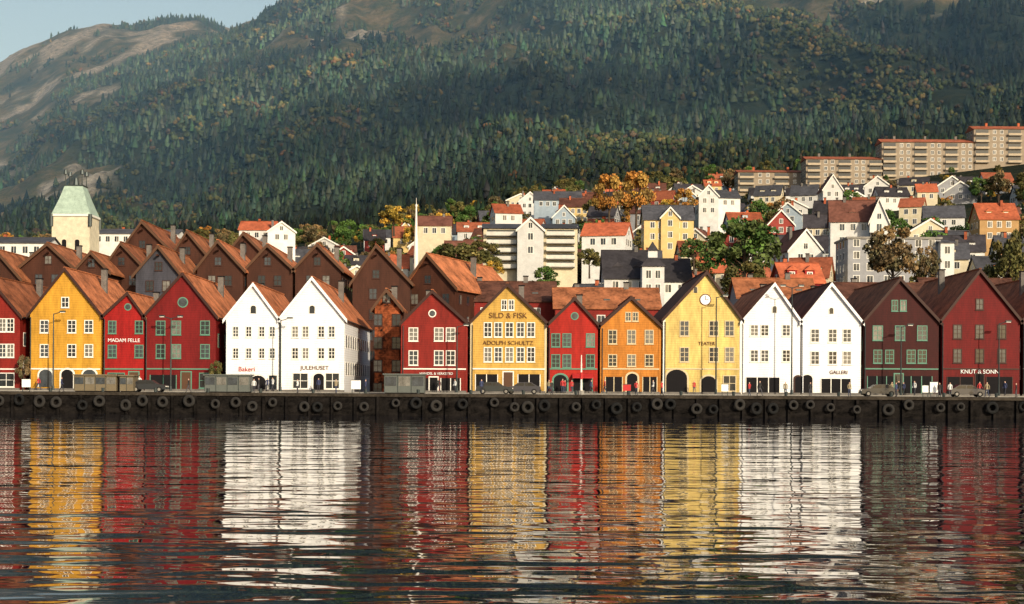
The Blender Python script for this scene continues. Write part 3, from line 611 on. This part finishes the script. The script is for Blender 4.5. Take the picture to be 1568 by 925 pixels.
for sc_v,sx,det,off,dist in [(0.75,0.5,1.5,3.0,0.055),(0.22,0.5,1,11.0,0.11),(2.2,.6,0,7.0,0.004)]:
    mu=N(nt,'ShaderNodeMath',operation='MULTIPLY'); mu.inputs[1].default_value=dist; L.new(wn(sc_v,sx,det,off),mu.inputs[0])
    if tot is None: tot=mu.outputs[0]
    else:
        a=N(nt,'ShaderNodeMath',operation='ADD'); L.new(tot,a.inputs[0]); L.new(mu.outputs[0],a.inputs[1]); tot=a.outputs[0]
bp=N(nt,'ShaderNodeBump'); bp.inputs['Strength'].default_value=1; bp.inputs['Distance'].default_value=1; L.new(tot,bp.inputs['Height']); L.new(bp.outputs[0],b.inputs['Normal'])
b.inputs['Base Color'].default_value=(0.002,0.004,0.012,1); b.inputs['Roughness'].default_value=0.015; b.inputs['IOR'].default_value=1.33
me=bpy.data.meshes.new('water'); me.from_pydata([(-1500,-600,0),(1500,-600,0),(1500,QY+.3,0),(-1500,QY+.3,0)],[],[[0,1,2,3]]); me.materials.append(m); link('harbour_water',me)

# ---------------------------------------------------------------- street things
def lamp(xp,yt,d,arms=1):
    p=px(xp,yt,d); h=p[2]-GZ; b=B('street_lamp',(p[0],d,GZ)); b.cyl('pole',METAL,(0,0,0),(0,0,h),.11,.06); b.cyl('base',METAL,(0,0,0),(0,0,.7),.18,.15)
    for s_ in ((-1,1) if arms==2 else (1,)):
        b.cyl('arm',METAL,(0,0,h-.1),(s_*1.1,0,h+.25),.05,.04); b.box('lamp_head',METAL,s_*1.1-.35,s_*1.1+.35,-.15,.15,h+.18,h+.34); b.box('lamp_glass',TRIM,s_*1.1-.28,s_*1.1+.28,-.1,.1,h+.10,h+.178)
    b.finish()
for q in [(82,480,197.5,1),(262,487,197,2),(430,490,197.5,1),(700,500,197.5,1),(1097,455,197.3,1),(1213,440,197,2),(1380,500,197,1),(1530,495,197,1)]: lamp(*q)
b=B('flagpole',(px(890,600,189)[0],189,GZ)); b.cyl('pole',TRIM,(0,0,0),(0,0,4.6),.16,.05); b.cyl('pole_band',SGR,(0,0,1.8),(0,0,2.6),.17,.15); b.cyl('base',CONC,(0,0,0),(0,0,.5),.4,.35); b.finish()
def kiosk(x0,x1,yt,d,body,name='market_kiosk'):
    p=px((x0+x1)/2,600,d); W=(x1-x0)*K*d; h=px(x0,yt,d)[2]-GZ
    b=B(name,(p[0],d,GZ)); b.box('body',body,-W/2,W/2,0,2.4,.12,h-.15); b.box('roof',body,-W/2-.15,W/2+.15,-.2,2.6,h-.15,h); b.box('skids',DARK,-W/2+.1,W/2-.1,.2,2.2,0,.12)
    f=faces(W,2.4)['f']
    k=max(2,int(W/1.2))
    for i in range(k):
        c=-W/2+W*(i+.5)/k; b.obox(f,'panels',GL[2] if i%2 else GL[1],c-W/k*.42,c+W/k*.42,-.01,.03,.9,h-.35); b.obox(f,'posts',METAL,c-W/k*.5,c-W/k*.46,-.01,.05,.15,h-.2)
    b.finish()
TAN=plain('tan_panel',(0.15,0.12,0.075,1)); GRYP=plain('grey_panel',(0.10,0.11,0.10,1))
kiosk(113,178,573,188.6,TAN); kiosk(313,382,573,188.6,GRYP); kiosk(588,650,572,188.5,GRYP); kiosk(183,204,574,188.6,TAN)
def board(xp,d,w,h,mt,name='information_board'):
    p=px(xp,600,d); b=B(name,(p[0],d,GZ)); b.box('panel',mt,-w/2,w/2,0,.06,.5,h); b.box('frame',METAL,-w/2-.05,w/2+.05,-.01,.07,h,h+.06)
    for s_ in (-1,1): b.box('legs',METAL,s_*w*.4-.04,s_*w*.4+.04,0,.06,0,.497)
    b.finish()
for q in [(545,188,1.1,1.5,SGW),(1430,188,.9,1.7,SGW),(1110,188,.8,1.3,SGW),(960,188,.9,1.2,SGR),(1417,188,.7,1.3,SGW),(40,188,1,1.4,SGW)]: board(*q)
p=px(36,600,198); tree('b',p[0],198,GZ+.1,.42,.5); p=px(330,600,198); tree('o',p[0],198,GZ+.1,.38,.5)
CG=glassmat('car_glass',(0.02,0.022,0.025,1)); 
def car(xp,d,col,yaw=0,van=False):
    p=px(xp,600,d); cm=mottled('car_paint_%d'%int(col[0]*1000+col[2]*77),col,0.25,0.05,spec=.5)
    b=B('parked_van' if van else 'parked_car',(p[0],d,GZ+.004),yaw)
    if van: pr=[(-2.4,.35),(2.3,.35),(2.4,.9),(2.1,1.15),(1.5,1.95),(-2.35,2.0),(-2.4,.9)]; wn_=[(-2.1,1.2),(1.7,1.2),(1.35,1.75),(-2.1,1.8)]
    else: pr=[(-2.1,.32),(2.05,.32),(2.15,.6),(2.0,.82),(1.1,.95),(.45,1.40),(-1.0,1.42),(-1.7,1.0),(-2.1,.92)]; wn_=[(-1.5,.98),(.95,.98),(.4,1.33),(-.95,1.35)]
    b.prism('body',cm,[(a,-.82,z) for a,z in pr],[(a,.82,z) for a,z in pr])
    for y0,y1 in ((-.84,-.80),(.80,.84)): b.prism('windows',CG,[(a,y0,z) for a,z in wn_],[(a,y1,z) for a,z in wn_])
    b.box('pillar',cm,-.3,-.2,-.85,.85,.97,1.36); b.box('bumpers',METAL,-2.2,2.22,-.75,.75,.36,.5)
    b.box('headlights',TRIM,2.08,2.17,-.75,.75,.6,.72); b.box('taillights',SGR,-2.14,-2.06,-.78,.78,.68,.8)
    for a in (-1.35,1.35):
        for s_ in (-1,1): b.cyl('wheels',RUB,(a,s_*.62,.32),(a,s_*.86,.32),.32,.32,14); b.cyl('hubcaps',CONC,(a,s_*.86,.32),(a,s_*.875,.32),.18,.17,10)
    b.finish()
for q in [(228,190.5,(.02,.022,.025,1)),(757,190.5,(.015,.02,.022,1)),(800,192,(.03,.03,.04,1),math.pi),(1480,191,(.03,.03,.035,1)),(1345,192,(.02,.02,.02,1),math.pi)]: car(*q)
def pmat(shirt,pants,hair):
    m,nt,b=newmat('clothed_person'); tc=N(nt,'ShaderNodeTexCoord'); s=N(nt,'ShaderNodeSeparateXYZ'); nt.links.new(tc.outputs['Object'],s.inputs[0])
    r=N(nt,'ShaderNodeValToRGB'); r.color_ramp.interpolation='CONSTANT'; e=r.color_ramp.elements
    dv=N(nt,'ShaderNodeMath',operation='DIVIDE'); dv.inputs[1].default_value=2; nt.links.new(s.outputs[2],dv.inputs[0]); nt.links.new(dv.outputs[0],r.inputs[0])
    e[0].position=0; e[0].color=(.02,.015,.01,1); e[1].position=.05; e[1].color=pants
    for pos,c in ((.44,shirt),(.745,(.5,.3,.22,1)),(.835,hair)):
        q=e.new(pos); q.color=c
    nt.links.new(r.outputs[0],b.inputs['Base Color']); b.inputs['Roughness'].default_value=.8; return m
PM=[pmat((.03,.04,.1,1),(.02,.02,.03,1),(.05,.03,.02,1)),pmat((.4,.03,.03,1),(.03,.04,.07,1),(.1,.06,.03,1)),pmat((.6,.6,.58,1),(.04,.04,.05,1),(.2,.13,.06,1)),pmat((.02,.02,.02,1),(.05,.05,.06,1),(.02,.015,.01,1)),pmat((.25,.2,.12,1),(.03,.04,.08,1),(.3,.2,.1,1))]
def pmesh(st,arm):
    Vt=[(0,0,.95),(0,0,1.15),(0,0,1.38),(0,0,1.50),(0,-.01,1.60),(0,-.01,1.70)]; E=[(0,1),(1,2),(2,3),(3,4),(4,5)]; R=[(.14,.10),(.13,.09),(.15,.10),(.055,.055),(.085,.10),(.06,.07)]
    for s in (-1,1):
        o=len(Vt); a=arm*s
        Vt+=[(s*.19,0,1.41),(s*.24,.04+.08*a,1.14),(s*.24,-.06+.2*a,.92),(s*.235,-.08+.24*a,.82)]; E+=[(2,o),(o,o+1),(o+1,o+2),(o+2,o+3)]; R+=[(.06,.06),(.045,.045),(.033,.033),(.04,.025)]
        o=len(Vt); k=st*s
        Vt+=[(s*.095,0,.86),(s*.10,-.04-k*.16,.48),(s*.10,.04-k*.32,.08),(s*.10,-.12-k*.32,.035)]; E+=[(0,o),(o,o+1),(o+1,o+2),(o+2,o+3)]; R+=[(.09,.09),(.06,.06),(.042,.042),(.04,.03)]
    me=bpy.data.meshes.new('person'); me.from_pydata(Vt,E,[]); o=bpy.data.objects.new('tmp',me); sc.collection.objects.link(o)
    md=o.modifiers.new('s','SKIN'); md.use_smooth_shade=True
    for i,r in enumerate(R): me.skin_vertices[0].data[i].radius=r
    me.skin_vertices[0].data[0].use_root=True
    sb=o.modifiers.new('b','SUBSURF'); sb.levels=1
    dg=bpy.context.evaluated_depsgraph_get(); ev=o.evaluated_get(dg); r=bpy.data.meshes.new_from_object(ev); bpy.data.objects.remove(o); return r
PE=[pmesh(0,0),pmesh(1,-1),pmesh(-.8,.8),pmesh(.2,.2)]
for me in PE: me.materials.clear(); me.materials.append(PM[0])
for xp in [390,397,412,418,455,490,513,560,672,697,740,838,846,862,868,876,905,925,975,1000,1012,1060,1150,1162,1205,1240,1300,1365,1372,1379,1386,1400,1440,1452,1500,1510,1540,1555,60,95,150,215,290]:
    o=link('pedestrian',random.choice(PE)); d=random.uniform(187.2,189.5) if random.random()<.6 else random.uniform(197,199)
    o.location=(px(xp+random.uniform(-3,3),600,d)[0],d,GZ+(.125 if d>196 else 0)); o.rotation_euler=(0,0,random.uniform(0,6.28)); s=random.uniform(.93,1.06); o.scale=(s,s,s)
    o.material_slots[0].link='OBJECT'; o.material_slots[0].material=random.choice(PM)

# ---------------------------------------------------------------- haze (real scattering air between town and mountain)
m=bpy.data.materials.new('atmospheric_haze'); m.use_nodes=True; nt=m.node_tree; nt.nodes.clear()
o=N(nt,'ShaderNodeOutputMaterial'); v=N(nt,'ShaderNodeVolumeScatter'); v.inputs['Color'].default_value=(.30,.60,1,1); v.inputs['Density'].default_value=0.00019; v.inputs['Anisotropy'].default_value=0
nt.links.new(v.outputs[0],o.inputs['Volume'])
x0,x1,y0,y1,z0,z1=-5000,6000,720,3400,-20,2000
me=bpy.data.meshes.new('haze'); me.from_pydata([(x0,y0,z0),(x1,y0,z0),(x1,y1,z0),(x0,y1,z0),(x0,y0,z1),(x1,y0,z1),(x1,y1,z1),(x0,y1,z1)],[],[[3,2,1,0],[4,5,6,7],[0,1,5,4],[1,2,6,5],[2,3,7,6],[3,0,4,7]])
me.materials.append(m); link('sky_haze',me)

# ---------------------------------------------------------------- light, world, camera
az=math.radians(28); el=math.radians(20)
S=Vector((math.sin(az)*math.cos(el),-math.cos(az)*math.cos(el),math.sin(el)))
l=bpy.data.lights.new('sun','SUN'); l.energy=4.6; l.angle=math.radians(.5); l.color=(1,.87,.66)
o=bpy.data.objects.new('sun',l); sc.collection.objects.link(o); o.rotation_euler=S.to_track_quat('Z','Y').to_euler()
w=bpy.data.worlds.new('World'); sc.world=w; w.use_nodes=True; nt=w.node_tree; bg=nt.nodes['Background']
sky=N(nt,'ShaderNodeTexSky',sky_type='NISHITA'); sky.sun_disc=False; sky.sun_elevation=el; sky.sun_rotation=math.atan2(S.x,S.y); sky.dust_density=2.5; sky.air_density=1.0
nt.links.new(sky.outputs[0],bg.inputs[0]); bg.inputs[1].default_value=0.15
cam=bpy.data.cameras.new('camera'); cam.sensor_width=36; cam.lens=36/(1568*K); cam.shift_y=127.5/1568; cam.clip_end=20000; cam.clip_start=.5
co=bpy.data.objects.new('camera',cam); sc.collection.objects.link(co)
co.matrix_world=Matrix.Translation((0,0,CAMZ))@Matrix.Rotation(math.pi/2,4,'X')@Matrix.Rotation(A,4,'Z')
sc.camera=co
sc.view_settings.view_transform='Standard'; sc.view_settings.look='None'; sc.view_settings.exposure=0
